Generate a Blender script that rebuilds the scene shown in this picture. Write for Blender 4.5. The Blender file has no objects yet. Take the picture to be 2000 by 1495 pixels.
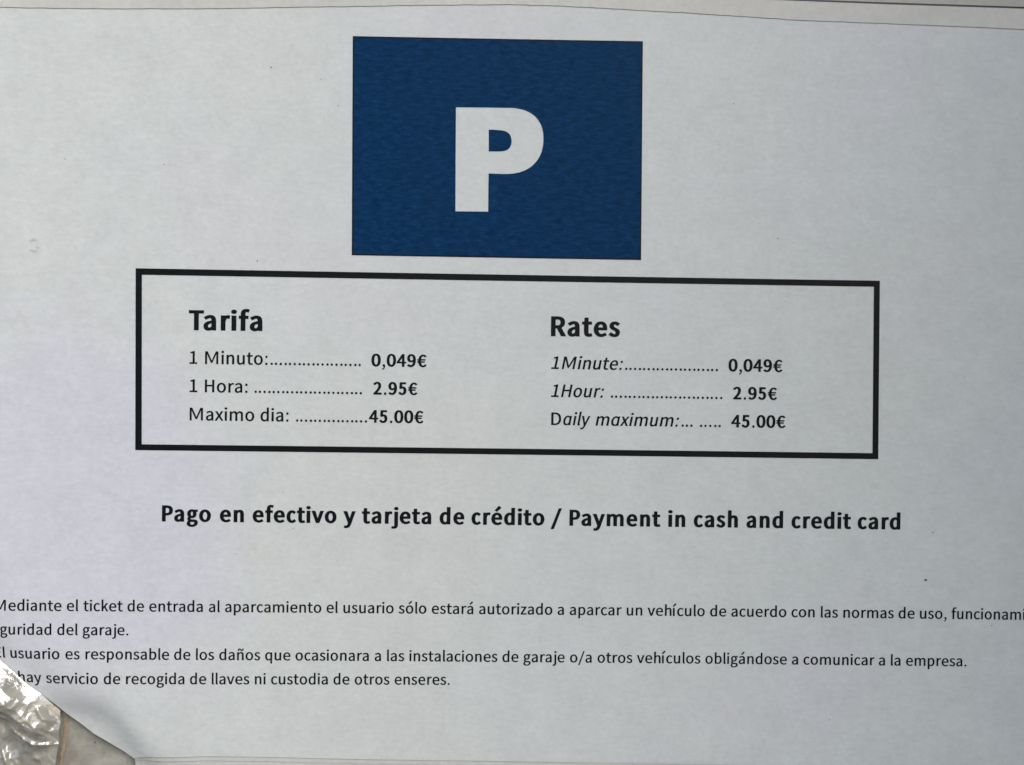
import bpy, bmesh, math, json, random
from mathutils import Vector, Matrix, noise
from mathutils.geometry import tessellate_polygon, delaunay_2d_cdt

# sizes in millimetres on the printed sheet (u to the right, v up), converted to metres below
LAY = json.loads('''{"cam":[-1.9638530653639724e-05,-0.2189606463527818,-8.790351433306535e-13,1.5635214007682428,-0.013972548398032055,-0.018760897930631938],"KX":-0.1,"F0":[-0.11999655970513881,-0.06459548224079566],"N":[-0.6098505331718751,-0.7925164523150166],"G0":[-0.09521443603738916,-0.07602543956132438],"NG":[-0.8672529230055206,-0.4978678213525961],"VT":-0.0788150041322673,"rows":[["heading",[["Tarifa","b",22,-75.211,10.144,-57.305,10.182]]],["heading",[["Rates","b",22,13.565,9.992,30.666,10.066]]],["rate_row",[["1 Minuto:","r",14,-74.908,1.907,-55.946,1.908],["dots",20,-54.997,1.908,-33.405,1.908],["0,049€","b",14,-30.567,1.908,-16.955,1.908]]],["rate_row",[["1 Hora:","r",14,-74.83,-5.015,-60.745,-5.017],["dots",24,-58.823,-5.017,-33.054,-5.019],["2.95€","b",14,-30.064,-5.019,-19.118,-5.019]]],["rate_row",[["Maximo dia:","r",14,-74.752,-11.937,-50.668,-11.947],["dots",16,-48.615,-11.948,-31.772,-11.953],["45.00€","b",14,-31.006,-11.953,-17.54,-11.956]]],["rate_row",[["1Minute:","i",14,13.731,1.908,31.511,1.907],["dots",21,32.286,1.907,54.818,1.906],["0,049€","b",14,57.695,1.905,71.176,1.904]]],["rate_row",[["1Hour:","i",14,13.78,-5.018,26.917,-5.017],["dots",25,28.834,-5.017,55.958,-5.013],["2.95€","b",14,58.913,-5.013,69.95,-5.011]]],["rate_row",[["D","r",14,13.955,-11.959,16.414,-11.959],["aily","i",14,16.908,-11.959,23.643,-11.959],["maximum:","i",14,24.912,-11.959,45.628,-11.956],["dots",3,46.518,-11.956,48.72,-11.956],["dots",5,51.075,-11.955,55.774,-11.955],["45.00€","b",14,58.602,-11.954,72.167,-11.95]]],["text_line",[["Pago en efectivo y tarjeta de crédito / Payment in cash and credit card","b",6.2866,-81.613,-36.818,-36.837,101.641,[[-81.683,1.0002],[-67.394,1.0002],[-59.401,1.0001],[-36.932,1.0001],[-32.51,1.0001],[-13.534,1.0],[-5.641,1.0],[14.199,1.0],[18.329,0.9999],[43.066,0.9999],[49.447,0.9999],[62.515,0.9998],[73.787,0.9998],[90.291,0.9998]]]]],["text_line",[["-Mediante el ticket de entrada al aparcamiento el usuario sólo estará autorizado a aparcar un vehículo de acuerdo con las normas de uso, funcionami|ento y","r",4.2335,-123.079,-58.964,-58.958,144.546,[[-123.12,1.0006],[-104.157,1.0005],[-100.058,1.0005],[-89.482,1.0004],[-84.223,1.0004],[-69.745,1.0004],[-65.805,1.0003],[-40.978,1.0002],[-36.942,1.0002],[-23.157,1.0001],[-15.101,1.0001],[-3.429,1.0],[16.022,0.9999],[19.008,0.9999],[33.057,0.9998],[38.516,0.9998],[53.921,0.9997],[59.201,0.9997],[74.221,0.9996],[81.421,0.9996],[87.028,0.9996],[100.938,0.9995],[106.153,0.9995],[114.217,0.9674],[142.478,0.9993]]]]],["text_line",[["seguridad del garaje.","r",4.1606,-123.94,-64.841,-64.831,-88.726,[[-123.94,1.0],[-106.388,1.0],[-100.236,1.0]]]]],["text_line",[["-El usuario es responsable de los daños que ocasionara a las instalaciones de garaje o/a otros vehículos obligándose a comunicar a la empresa.","r",4.1924,-123.273,-70.785,-70.737,119.018,[[-123.419,1.0019],[-118.169,1.0017],[-104.373,1.0016],[-99.67,1.0014],[-78.053,1.0011],[-72.84,1.0011],[-67.06,1.0009],[-55.857,1.0008],[-48.448,1.0006],[-29.011,1.0004],[-26.058,1.0003],[-20.493,1.0001],[2.523,0.9999],[7.752,0.9998],[19.255,0.9996],[26.101,0.9995],[36.038,0.9993],[52.917,0.999],[74.485,0.9988],[77.394,0.9986],[96.193,0.9984],[99.106,0.9984],[103.004,0.9783]]]]],["text_line",[["-No hay servicio de recogida de llaves ni custodia de otros enseres.","r",4.2041,-123.425,-76.947,-76.539,-9.536,[[-123.874,1.0178],[-116.579,1.0153],[-109.267,1.0116],[-95.052,1.0081],[-89.797,1.0044],[-74.139,1.0007],[-68.926,0.9979],[-58.425,0.9953],[-54.319,0.9918],[-39.043,0.9881],[-33.821,0.9854],[-24.009,0.981]]]]]],"P":[[[-10.627,65.926],[-4.117,65.994],[2.968,66.053],[4.692,65.884],[6.115,65.589],[7.44,65.048],[8.627,64.282],[9.532,63.349],[10.216,62.291],[10.7,61.086],[10.962,59.776],[11.023,58.361],[10.923,56.842],[10.579,55.358],[9.99,53.992],[9.195,52.823],[8.195,51.793],[7.03,51.003],[5.72,50.413],[4.407,50.045],[2.992,49.837],[1.169,49.764],[-2.377,49.82],[-2.373,45.169],[-2.349,40.435],[-6.398,40.405],[-10.403,40.375],[-10.524,52.297]],[[-2.485,60.592],[-1.007,60.58],[0.452,60.507],[1.427,60.323],[2.202,59.974],[2.756,59.419],[3.071,58.657],[3.184,57.81],[3.074,56.958],[2.74,56.264],[2.139,55.727],[1.333,55.409],[0.181,55.266],[-1.135,55.242],[-2.41,55.218]]],"blue":[[-36.134,82.825],[35.241,83.075],[35.61,29.134],[-35.707,29.145]],"box":[[-88.23,25.046],[95.025,24.918],[95.384,-19.378],[-87.839,-19.391]],"boxi":[[-86.692,23.497],[93.57,23.424],[93.916,-17.895],[-86.293,-17.955]],"top":[[-144.569,87.211],[-132.433,87.793],[-121.46,87.78],[-114.122,87.789],[-96.934,88.051],[-72.225,88.674],[-59.809,89.165],[-52.341,89.469],[-47.355,89.713],[-34.862,90.131],[-22.336,90.67],[-9.778,91.077],[2.811,91.416],[10.38,91.391],[19.225,91.201],[28.083,90.881],[43.292,90.369],[57.26,89.76],[73.791,88.999],[96.702,88.528],[117.087,88.055],[129.832,87.696],[154.043,87.064]],"bot":[[-88.308,-95.823],[-85.201,-95.164],[-70.147,-94.527],[-55.136,-94.666],[-40.068,-94.988],[-27.473,-95.187],[-7.253,-95.338],[18.126,-95.567],[43.6,-95.768],[69.147,-95.942],[133.187,-96.316],[157.531,-96.406]],"diag":[[-144.262,-54.077],[-133.151,-63.073],[-120.687,-71.681],[-117.592,-74.458],[-114.76,-77.126],[-111.452,-79.433],[-108.0,-82.435],[-105.196,-85.24],[-101.515,-87.997],[-98.616,-90.298],[-94.893,-92.407],[-91.112,-94.456],[-88.343,-96.247]],"blueline":[[2.759,95.122],[64.814,93.943],[78.801,93.664],[96.62,93.33],[114.451,93.072],[129.739,92.821],[153.944,92.255]],"specks":[[-55.903,74.758,2.6],[-43.767,72.147,1.5],[-39.435,65.722,1.8],[-105.536,51.335,1.8],[-81.588,50.46,1.8],[-58.706,27.358,2.0],[107.764,-49.288,4.2],[109.347,-37.4,2],[-49.174,-38.166,1.6],[-51.784,-29.369,1.5],[57.984,68.117,1.5],[69.454,35.029,2.2],[-63.104,-44.599,1.3],[-98.278,-92.526,3],[-96.99,-92.623,2.6],[-9.781,91.328,2],[96.7,88.654,2],[124.469,-60.454,1.6],[84.308,-84.423,1.5]],"scuff":[[-113.809,31.125],[-112.832,31.641],[-111.848,31.411],[-111.718,30.666],[-112.572,30.152],[-111.708,29.669],[-111.823,28.92],[-112.802,28.653],[-113.666,29.135],[-113.921,30.127]],"px2mm":[[-120.681,-71.551],[-107.674,-71.087],[-121.556,-84.856]],"ridges":[[[[-129.516,-69.793],[-119.854,-77.996],[-115.586,-82.284],[-111.163,-87.218]],2.5,2.3],[[[-122.126,-78.667],[-117.531,-82.727],[-114.098,-85.504]],1.4,1.0],[[[-121.716,-90.1],[-119.184,-94.567],[-117.39,-99.032]],1.1,0.55],[[[-123.209,-91.381],[-121.172,-95.845],[-120.136,-99.672]],1.2,0.6],[[[-115.707,-88.542],[-113.954,-90.595],[-111.69,-91.742],[-108.169,-92.113]],0.9,0.5],[[[-110.659,-83.079],[-109.301,-85.459],[-107.588,-86.385]],0.7,0.45],[[[-126.646,-86.219],[-121.479,-84.163],[-117.829,-85.115]],1.0,0.6]],"tape":[[-128.096,-65.008],[-120.914,-71.037],[-116.954,-74.57],[-114.003,-77.369],[-110.833,-79.687],[-106.495,-84.284],[-106.109,-87.43],[-106.408,-91.333],[-106.891,-95.184],[-107.599,-100.302],[-129.058,-106.682]],"crease":[[-106.901,-84.437],[-106.463,-86.77],[-106.148,-89.394],[-106.534,-91.334],[-106.775,-93.903],[-107.263,-95.825],[-107.486,-99.024]],"frame":[[-121.477,89.576],[129.699,95.034],[133.169,-95.291],[-121.648,-98.396]]}''')
# outlines of the printed characters: advance, then closed splines of (left handle, point, right handle)
GLY = json.loads('''{"a":[485,[[[109,-11,187,-11,245,-11],[297,19,342,56,343,56],[344,56,345,56,347,37],[349,19,352,0,373,0],[395,0,416,0,416,96],[416,192,416,288,416,404],[369,480,254,480,178,480],[113,447,71,419,81,401],[91,383,101,365,138,390],[187,415,241,415,318,415],[338,357,338,297,139,274],[51,223,51,122,51,37]],[[254,53,210,53,163,53],[127,73,127,127,127,187],[180,226,338,244,338,201],[338,157,338,114,292,73]]]],"b":[533,[[[242,-11,285,-11,392,-11],[489,81,489,241,489,386],[423,480,303,480,250,480],[198,451,155,415,156,443],[157,470,159,498,159,561],[159,624,159,686,132,686],[106,686,79,686,79,458],[79,229,79,0,100,0],[121,0,142,0,145,16],[147,32,149,48,150,48],[151,48,153,48,193,11]],[[350,55,272,55,241,55],[199,67,159,103,159,186],[159,268,159,350,203,391],[244,414,283,414,372,414],[407,345,407,241,407,125]]]],"c":[440,[[[140,-11,264,-11,320,-11],[373,11,416,47,404,65],[393,83,381,101,352,75],[314,54,271,54,185,54],[126,126,126,234,126,341],[188,414,273,414,310,414],[340,397,366,373,380,391],[393,408,406,425,373,454],[331,480,270,480,149,480],[45,390,45,234,45,78]]]],"d":[535,[[[122,-11,239,-11,295,-11],[345,19,381,55,382,55],[383,55,384,55,386,37],[388,18,391,0,412,0],[434,0,455,0,455,229],[455,458,455,686,429,686],[402,686,376,686,376,626],[376,566,376,506,377,479],[379,453,380,426,339,460],[304,480,248,480,141,480],[46,385,46,234,46,78]],[[299,55,256,55,174,55],[127,122,127,235,127,341],[187,414,262,414,301,414],[337,400,376,365,376,283],[376,201,376,119,337,76]]]],"e":[478,[[[144,-11,269,-11,332,-11],[382,9,422,36,413,54],[404,71,395,89,360,66],[323,52,278,52,189,52],[128,116,122,216,228,216],[333,216,438,216,440,228],[441,243,441,260,441,394],[374,480,254,480,147,480],[45,386,45,234,45,79]],[[205,272,122,272,131,365],[190,417,256,417,329,417],[372,366,372,272,289,272]]]],"f":[280,[[[28,424,28,404,50,404],[71,404,92,404,92,270],[92,135,92,0,118,0],[145,0,171,0,171,135],[171,270,171,404,204,404],[237,404,270,404,270,426],[270,447,270,468,237,468],[204,468,171,468,171,493],[171,518,171,542,171,603],[192,635,237,635,253,635],[272,630,290,622,295,642],[301,662,307,683,285,691],[258,698,228,698,135,698],[92,638,92,543,92,518],[92,493,92,468,71,467],[50,465,28,464,28,444]]]],"g":[486,[[[123,-216,237,-216,382,-216],[474,-141,474,-53,474,24],[419,58,311,58,281,58],[250,58,219,58,156,58],[137,79,137,109,137,135],[150,150,167,165,188,154],[214,148,236,148,333,148],[408,211,408,311,408,352],[392,386,370,408,402,408],[434,408,466,408,466,428],[466,448,466,468,411,468],[357,468,303,468,286,475],[263,480,236,480,142,480],[61,416,61,313,61,257],[91,211,122,187,122,186],[122,185,122,184,97,166],[71,135,71,97,71,59],[89,34,113,20,113,18],[113,17,113,16,69,-11],[44,-50,44,-91,44,-171]],[[291,202,236,202,183,202],[137,245,137,313,137,382],[182,422,236,422,292,422],[336,382,336,313,336,245]],[[339,-161,248,-161,163,-161],[113,-129,113,-79,113,-53],[127,-24,160,0,181,-5],[203,-7,221,-7,248,-7],[275,-7,302,-7,364,-7],[397,-22,397,-66,397,-115]]]],"h":[523,[[[79,229,79,0,106,0],[132,0,159,0,159,113],[159,226,159,340,205,387],[238,411,286,411,348,411],[375,374,375,286,375,191],[375,95,375,0,401,0],[427,0,454,0,454,99],[454,198,454,297,454,416],[409,480,310,480,247,480],[198,445,155,402,156,434],[157,466,159,498,159,561],[159,624,159,686,132,686],[106,686,79,686,79,458]]]],"i":[237,[[[79,156,79,0,106,0],[132,0,159,0,159,156],[159,312,159,468,132,468],[106,468,79,468,79,312]],[[88,565,119,565,150,565],[172,585,172,617,172,648],[150,668,119,668,88,668],[67,648,67,617,67,585]]]],"j":[237,[[[3,-209,30,-209,123,-209],[159,-149,159,-53,159,120],[159,294,159,468,132,468],[106,468,80,468,80,294],[80,120,80,-53,80,-110],[69,-146,22,-146,6,-146],[-10,-141,-22,-137,-28,-157],[-33,-177,-38,-197,-22,-203]],[[88,565,119,565,149,565],[172,585,172,617,172,648],[149,668,119,668,88,668],[66,648,66,617,66,585]]]],"k":[476,[[[79,229,79,0,105,0],[131,0,157,0,157,41],[157,82,157,123,186,157],[216,192,245,226,291,151],[336,75,382,0,410,0],[439,0,467,0,408,93],[349,186,291,279,343,342],[395,405,447,468,417,468],[388,468,359,468,293,386],[226,304,160,222,159,222],[158,222,157,222,157,377],[157,531,157,686,131,686],[105,686,79,686,79,458]]]],"l":[245,[[[103,-11,162,-11,184,-11],[197,-8,208,-4,204,16],[200,36,197,56,188,54],[185,54,180,54,168,54],[159,64,159,88,159,287],[159,487,159,686,132,686],[106,686,79,686,79,489],[79,291,79,93,79,27]]]],"m":[798,[[[79,156,79,0,106,0],[132,0,159,0,159,113],[159,226,159,340,201,388],[241,411,276,411,335,411],[363,374,363,286,363,191],[363,95,363,0,389,0],[415,0,441,0,441,113],[441,226,441,340,485,388],[523,411,560,411,619,411],[647,374,647,286,647,191],[647,95,647,0,673,0],[699,0,725,0,725,99],[725,198,725,297,725,416],[679,480,584,480,526,480],[478,443,429,391,410,446],[372,480,299,480,243,480],[195,445,153,400,153,400],[152,400,152,400,149,423],[147,445,144,468,122,468],[101,468,79,468,79,312]]]],"n":[526,[[[79,156,79,0,106,0],[132,0,159,0,159,113],[159,226,159,340,205,387],[238,411,286,411,348,411],[375,374,375,286,375,191],[375,95,375,0,401,0],[427,0,454,0,454,99],[454,198,454,297,454,416],[409,480,310,480,247,480],[197,445,153,400,153,400],[152,400,152,400,149,423],[147,445,144,468,122,468],[101,468,79,468,79,312]]]],"o":[523,[[[147,-11,261,-11,376,-11],[478,78,478,234,478,390],[376,480,261,480,147,480],[45,390,45,234,45,78]],[[342,54,261,54,180,54],[126,126,126,234,126,341],[180,414,261,414,342,414],[397,341,397,234,397,126]]]],"p":[535,[[[79,24,79,-197,106,-197],[132,-197,159,-197,159,-145],[159,-92,159,-39,158,-11],[157,16,156,43,198,8],[243,-11,285,-11,392,-11],[489,81,489,241,489,386],[423,480,303,480,248,480],[196,449,153,414,153,414],[152,414,152,414,149,432],[147,450,144,468,122,468],[101,468,79,468,79,246]],[[350,55,272,55,241,55],[200,67,159,103,159,186],[159,268,159,350,203,391],[244,414,283,414,372,414],[407,345,407,241,407,125]]]],"q":[535,[[[376,-142,376,-197,402,-197],[429,-197,455,-197,455,24],[455,246,455,468,434,468],[413,468,392,468,390,454],[387,439,385,424,384,424],[383,424,383,424,341,460],[304,480,248,480,141,480],[46,385,46,234,46,78],[122,-11,239,-11,293,-11],[342,17,380,54,379,26],[377,-3,376,-31,376,-87]],[[299,55,256,55,174,55],[127,122,127,235,127,341],[187,414,262,414,301,414],[337,400,376,365,376,283],[376,201,376,119,337,76]]]],"r":[335,[[[79,156,79,0,106,0],[132,0,159,0,159,100],[159,201,159,301,190,380],[237,410,276,410,296,410],[306,407,322,402,326,424],[331,447,336,470,322,478],[307,480,286,480,235,480],[186,442,153,383,153,383],[152,383,152,383,149,411],[147,440,144,468,122,468],[101,468,79,468,79,312]]]],"s":[404,[[[135,-11,202,-11,312,-11],[372,52,372,128,372,216],[298,244,229,270,177,290],[128,307,128,351,128,388],[156,419,216,419,257,419],[290,401,322,378,334,394],[347,410,360,427,324,456],[272,480,215,480,112,480],[53,422,53,347,53,267],[124,236,190,212,241,193],[297,171,297,123,297,83],[266,50,204,50,148,50],[107,72,66,106,53,89],[40,71,28,53,72,16]]]],"t":[325,[[[127,-11,226,-11,255,-11],[286,-3,313,6,308,26],[303,46,297,66,282,59],[261,53,244,53,190,53],[172,85,172,142,172,230],[172,317,172,404,214,404],[257,404,299,404,299,426],[299,447,299,468,257,468],[214,468,172,468,172,512],[172,556,172,600,150,600],[128,600,106,600,103,556],[100,512,97,468,73,467],[48,465,23,464,23,444],[23,424,23,404,47,404],[70,404,93,404,93,318],[93,231,93,145,93,51]]]],"u":[523,[[[117,-11,216,-11,280,-11],[327,22,371,73,372,73],[372,73,373,73,375,49],[377,24,379,0,401,0],[423,0,445,0,445,156],[445,312,445,468,419,468],[393,468,366,468,366,358],[366,247,366,136,322,81],[288,57,240,57,178,57],[152,94,152,181,152,277],[152,372,152,468,125,468],[99,468,72,468,72,369],[72,270,72,172,72,52]]]],"v":[449,[[[124,156,180,0,211,0],[242,0,272,0,328,156],[383,312,438,468,412,468],[386,468,360,468,331,379],[301,291,272,202,258,156],[242,109,228,64,227,64],[226,64,224,64,210,109],[196,156,181,202,152,291],[122,379,93,468,66,468],[39,468,11,468,68,312]]]],"x":[429,[[[64,81,13,0,41,0],[68,0,96,0,117,37],[138,73,159,110,175,138],[190,166,206,193,208,193],[209,193,210,193,228,166],[246,138,261,110,284,73],[307,37,330,0,359,0],[388,0,416,0,365,79],[314,157,262,236,310,314],[357,391,404,468,377,468],[350,468,322,468,303,434],[284,400,265,366,250,339],[237,314,223,287,222,287],[220,287,219,287,203,314],[187,339,173,366,152,400],[131,434,110,468,82,468],[53,468,25,468,72,393],[120,319,167,244,116,163]]]],"y":[449,[[[66,-202,87,-202,180,-202],[229,-131,262,-40,321,130],[379,299,438,468,412,468],[387,468,361,468,333,382],[305,295,277,209,265,166],[251,119,239,76,237,76],[236,76,235,76,218,120],[203,167,188,209,156,295],[125,382,93,468,66,468],[39,468,11,468,74,312],[137,155,199,-1,196,-13],[192,-24,189,-36,169,-94],[136,-137,84,-137,71,-137],[57,-133,47,-129,42,-150],[37,-171,32,-192,47,-198]]]],"z":[410,[[[30,14,30,0,148,0],[266,0,385,0,385,21],[385,43,385,64,299,64],[214,64,129,64,212,185],[294,305,377,426,377,440],[377,454,377,468,270,468],[164,468,57,468,57,447],[57,426,57,404,130,404],[203,404,277,404,195,284],[112,163,30,42,30,28]]]],"M":[700,[[[87,211,87,0,111,0],[135,0,159,0,159,117],[159,233,159,350,159,404],[153,481,148,536,149,536],[151,536,152,536,169,488],[186,440,203,392,243,283],[283,173,322,64,340,64],[358,64,376,64,416,173],[455,283,495,392,512,440],[529,488,546,536,547,536],[548,536,549,536,545,481],[539,404,539,350,539,233],[539,117,539,0,564,0],[588,0,613,0,613,211],[613,421,613,632,581,632],[549,632,517,632,477,519],[437,407,397,294,382,251],[369,206,353,162,351,162],[350,162,349,162,334,206],[320,251,304,294,263,407],[223,519,183,632,151,632],[119,632,87,632,87,421]]]],"N":[623,[[[87,211,87,0,112,0],[137,0,162,0,162,111],[162,221,162,332,162,398],[156,466,153,529,154,529],[155,529,156,529,179,486],[201,443,224,399,301,266],[378,133,454,0,482,0],[509,0,536,0,536,211],[536,421,536,632,511,632],[486,632,460,632,460,523],[460,413,460,304,460,238],[466,166,472,103,470,103],[469,103,467,103,445,147],[422,190,399,234,322,366],[245,499,168,632,141,632],[114,632,87,632,87,421]]]],"E":[508,[[[87,211,87,0,212,0],[336,0,460,0,460,23],[460,45,460,68,362,68],[264,68,166,68,166,145],[166,222,166,298,246,298],[326,298,406,298,406,321],[406,344,406,366,326,366],[246,366,166,366,166,433],[166,499,166,565,261,565],[356,565,451,565,451,587],[451,610,451,632,330,632],[208,632,87,632,87,421]]]],"H":[628,[[[87,211,87,0,114,0],[140,0,166,0,166,99],[166,199,166,298,265,298],[363,298,461,298,461,199],[461,99,461,0,488,0],[515,0,541,0,541,211],[541,421,541,632,515,632],[488,632,461,632,461,544],[461,456,461,367,363,367],[265,367,166,367,166,456],[166,544,166,632,140,632],[114,632,87,632,87,421]]]],"T":[516,[[[218,188,218,0,245,0],[272,0,298,0,298,188],[298,377,298,565,362,565],[426,565,490,565,490,587],[490,610,490,632,335,632],[181,632,27,632,27,610],[27,587,27,565,91,565],[154,565,218,565,218,377]]]],"R":[548,[[[202,332,166,332,166,410],[166,489,166,567,202,567],[237,567,272,567,372,567],[426,538,426,455,426,372],[372,332,272,332,237,332]],[[383,89,434,0,464,0],[493,0,523,0,470,92],[416,185,363,277,448,297],[505,356,505,455,505,586],[413,632,285,632,219,632],[153,632,87,632,87,421],[87,211,87,0,114,0],[140,0,166,0,166,89],[166,179,166,268,204,268],[242,268,280,268,331,179]]]],"P":[546,[[[87,211,87,0,114,0],[140,0,166,0,166,84],[166,168,166,252,201,252],[236,252,271,252,410,252],[504,313,504,447,504,585],[409,632,267,632,207,632],[147,632,87,632,87,421]],[[198,316,166,316,166,400],[166,484,166,567,197,567],[227,567,257,567,368,567],[424,539,424,447,424,356],[372,316,260,316,229,316]]]],"D":[593,[[[87,211,87,0,141,0],[195,0,248,0,439,0],[542,118,542,318,542,520],[439,632,245,632,192,632],[140,632,87,632,87,421]],[[190,66,166,66,166,233],[166,400,166,567,190,567],[214,567,238,567,387,567],[460,479,460,318,460,159],[387,66,238,66,214,66]]]],"0":[479,[[[119,-11,240,-11,360,-11],[436,97,436,318,436,537],[360,643,240,643,119,643],[43,537,43,318,43,97]],[[311,53,240,53,168,53],[119,133,119,318,119,503],[168,581,240,581,311,581],[360,503,360,318,360,133]]]],"1":[479,[[[76,22,76,0,191,0],[307,0,422,0,422,22],[422,44,422,66,380,66],[338,66,296,66,296,254],[296,443,296,632,276,632],[256,632,235,632,201,612],[160,598,104,587,104,571],[104,554,104,537,142,537],[180,537,217,537,217,380],[217,223,217,66,170,66],[123,66,76,66,76,44]]]],"2":[479,[[[38,16,38,0,170,0],[303,0,435,0,435,23],[435,45,435,68,377,68],[319,68,260,68,228,68],[190,65,157,62,305,203],[405,331,405,458,405,570],[334,643,221,643,141,643],[85,607,34,551,50,536],[65,521,80,506,116,548],[160,579,211,579,290,579],[328,527,328,454,328,346],[236,220,38,47,38,31]]]],"3":[479,[[[128,-11,227,-11,340,-11],[430,56,430,169,430,256],[371,311,297,329,297,331],[297,332,297,334,364,357],[409,409,409,485,409,585],[331,643,224,643,152,643],[96,611,48,568,62,552],[76,535,91,518,127,554],[171,579,222,579,288,579],[329,540,329,479,329,411],[285,359,153,359,153,339],[153,318,153,298,300,298],[350,248,350,172,350,99],[297,54,222,54,150,54],[103,89,66,127,52,110],[39,93,25,76,66,30]]]],"4":[479,[[[293,58,293,0,318,0],[343,0,367,0,367,58],[367,116,367,174,395,174],[424,174,452,174,452,195],[452,216,452,237,424,237],[395,237,367,237,367,369],[367,500,367,632,338,632],[309,632,280,632,193,497],[105,361,17,226,17,209],[17,191,17,174,109,174],[201,174,293,174,293,116]],[[293,302,293,237,228,237],[164,237,99,237,147,309],[195,381,243,453,261,484],[278,516,294,546,295,546],[296,546,297,546,296,514],[293,462,293,431,293,366]]]],"5":[479,[[[127,-11,226,-11,332,-11],[433,67,433,205,433,345],[347,407,242,407,204,407],[176,397,147,382,153,443],[158,504,164,565,243,565],[322,565,402,565,402,587],[402,610,402,632,299,632],[197,632,95,632,88,534],[81,435,74,337,88,328],[102,319,116,310,153,335],[179,347,222,347,301,347],[353,294,353,203,353,111],[293,54,218,54,145,54],[98,88,63,124,50,107],[37,90,23,72,66,30]]]],"9":[479,[[[134,-11,203,-11,321,-11],[432,87,432,343,432,544],[341,643,219,643,121,643],[38,561,38,438,38,308],[107,240,212,240,265,240],[319,270,358,316,352,121],[281,54,200,54,159,54],[121,72,93,103,79,86],[64,70,50,53,85,16]],[[348,513,357,383,315,322],[267,298,225,298,150,298],[112,354,112,438,112,525],[159,582,220,582,300,582]]]],"€":[479,[[[22,351,22,337,41,337],[60,337,79,337,79,327],[79,317,78,307,79,295],[79,283,79,272,60,270],[41,269,22,268,22,254],[22,240,22,226,43,226],[64,226,84,226,106,76],[191,-11,307,-11,378,-11],[430,22,472,78,457,92],[442,106,427,120,393,75],[359,53,312,53,234,53],[182,118,165,226,234,226],[303,226,372,226,372,241],[372,257,372,272,301,272],[230,272,160,272,159,285],[159,297,159,309,159,318],[159,328,160,337,243,337],[326,337,410,337,410,353],[410,369,410,385,328,385],[246,385,164,385,179,497],[234,563,318,563,359,563],[391,541,417,506,433,521],[448,535,463,550,430,593],[378,626,320,626,195,626],[106,535,84,385,63,383],[42,381,22,379,22,365]]]],".":[240,[[[88,-11,120,-11,151,-11],[177,13,177,48,177,84],[151,109,120,109,88,109],[63,84,63,48,63,13]]]],",":[240,[[[58,-148,65,-164,142,-131],[191,-66,191,16,191,74],[166,109,124,109,92,109],[65,88,65,53,65,19],[91,-2,122,-2,126,-1],[129,-1,132,-1,131,-53],[99,-94,46,-117,52,-133]]]],":":[240,[[[88,336,120,336,151,336],[177,360,177,397,177,432],[151,457,120,457,88,457],[63,432,63,397,63,360]],[[88,-11,120,-11,151,-11],[177,13,177,48,177,84],[151,109,120,109,88,109],[63,84,63,48,63,13]]]],"/":[338,[[[96,125,9,-154,29,-154],[48,-154,67,-154,153,125],[239,405,325,685,306,685],[287,685,268,685,182,405]]]],"á":[485,[[[109,-11,187,-11,245,-11],[297,19,342,56,343,56],[344,56,345,56,347,37],[349,19,352,0,373,0],[395,0,416,0,416,96],[416,192,416,288,416,404],[369,480,254,480,178,480],[113,447,71,419,81,401],[91,383,101,365,138,390],[187,415,241,415,318,415],[338,357,338,297,139,274],[51,223,51,122,51,37]],[[254,53,210,53,163,53],[127,73,127,127,127,187],[180,226,338,244,338,201],[338,157,338,114,292,73]],[[230,565,243,552,293,601],[344,651,394,700,376,717],[358,735,340,752,294,698],[249,645,203,591,217,578]]]],"é":[478,[[[144,-11,269,-11,332,-11],[382,9,422,36,413,54],[404,71,395,89,360,66],[323,52,278,52,189,52],[128,116,122,216,228,216],[333,216,438,216,440,228],[441,243,441,260,441,394],[374,480,254,480,147,480],[45,386,45,234,45,79]],[[205,272,122,272,131,365],[190,417,256,417,329,417],[372,366,372,272,289,272]],[[227,565,241,552,291,601],[341,651,391,700,372,717],[354,735,336,752,291,698],[245,645,200,591,214,578]]]],"í":[237,[[[79,156,79,0,106,0],[132,0,159,0,159,156],[159,312,159,468,132,468],[106,468,79,468,79,312]],[[92,565,106,552,156,601],[207,651,257,700,238,717],[220,735,201,752,155,698],[110,645,65,591,78,578]]]],"ó":[523,[[[147,-11,261,-11,376,-11],[478,78,478,234,478,390],[376,480,261,480,147,480],[45,390,45,234,45,78]],[[342,54,261,54,180,54],[126,126,126,234,126,341],[180,414,261,414,342,414],[397,341,397,234,397,126]],[[233,565,247,552,297,601],[348,651,398,700,380,717],[362,735,343,752,297,698],[252,645,206,591,220,578]]]],"ñ":[526,[[[79,156,79,0,106,0],[132,0,159,0,159,113],[159,226,159,340,205,387],[238,411,286,411,348,411],[375,374,375,286,375,191],[375,95,375,0,401,0],[427,0,454,0,454,99],[454,198,454,297,454,416],[409,480,310,480,247,480],[197,445,153,400,153,400],[152,400,152,400,149,423],[147,445,144,468,122,468],[101,468,79,468,79,312]],[[285,556,354,556,420,556],[447,613,451,686,433,687],[415,688,397,689,395,645],[382,614,354,614,308,614],[282,694,215,694,147,694],[120,639,117,564,135,563],[153,562,171,560,172,607],[186,637,215,637,260,637]]]],"-":[299,[[[40,231,40,211,113,211],[187,211,260,211,260,231],[260,251,260,272,187,272],[113,272,40,272,40,251]]]]}''')
R = math.radians
scene = bpy.context.scene
C = scene.collection
random.seed(7)

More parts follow.
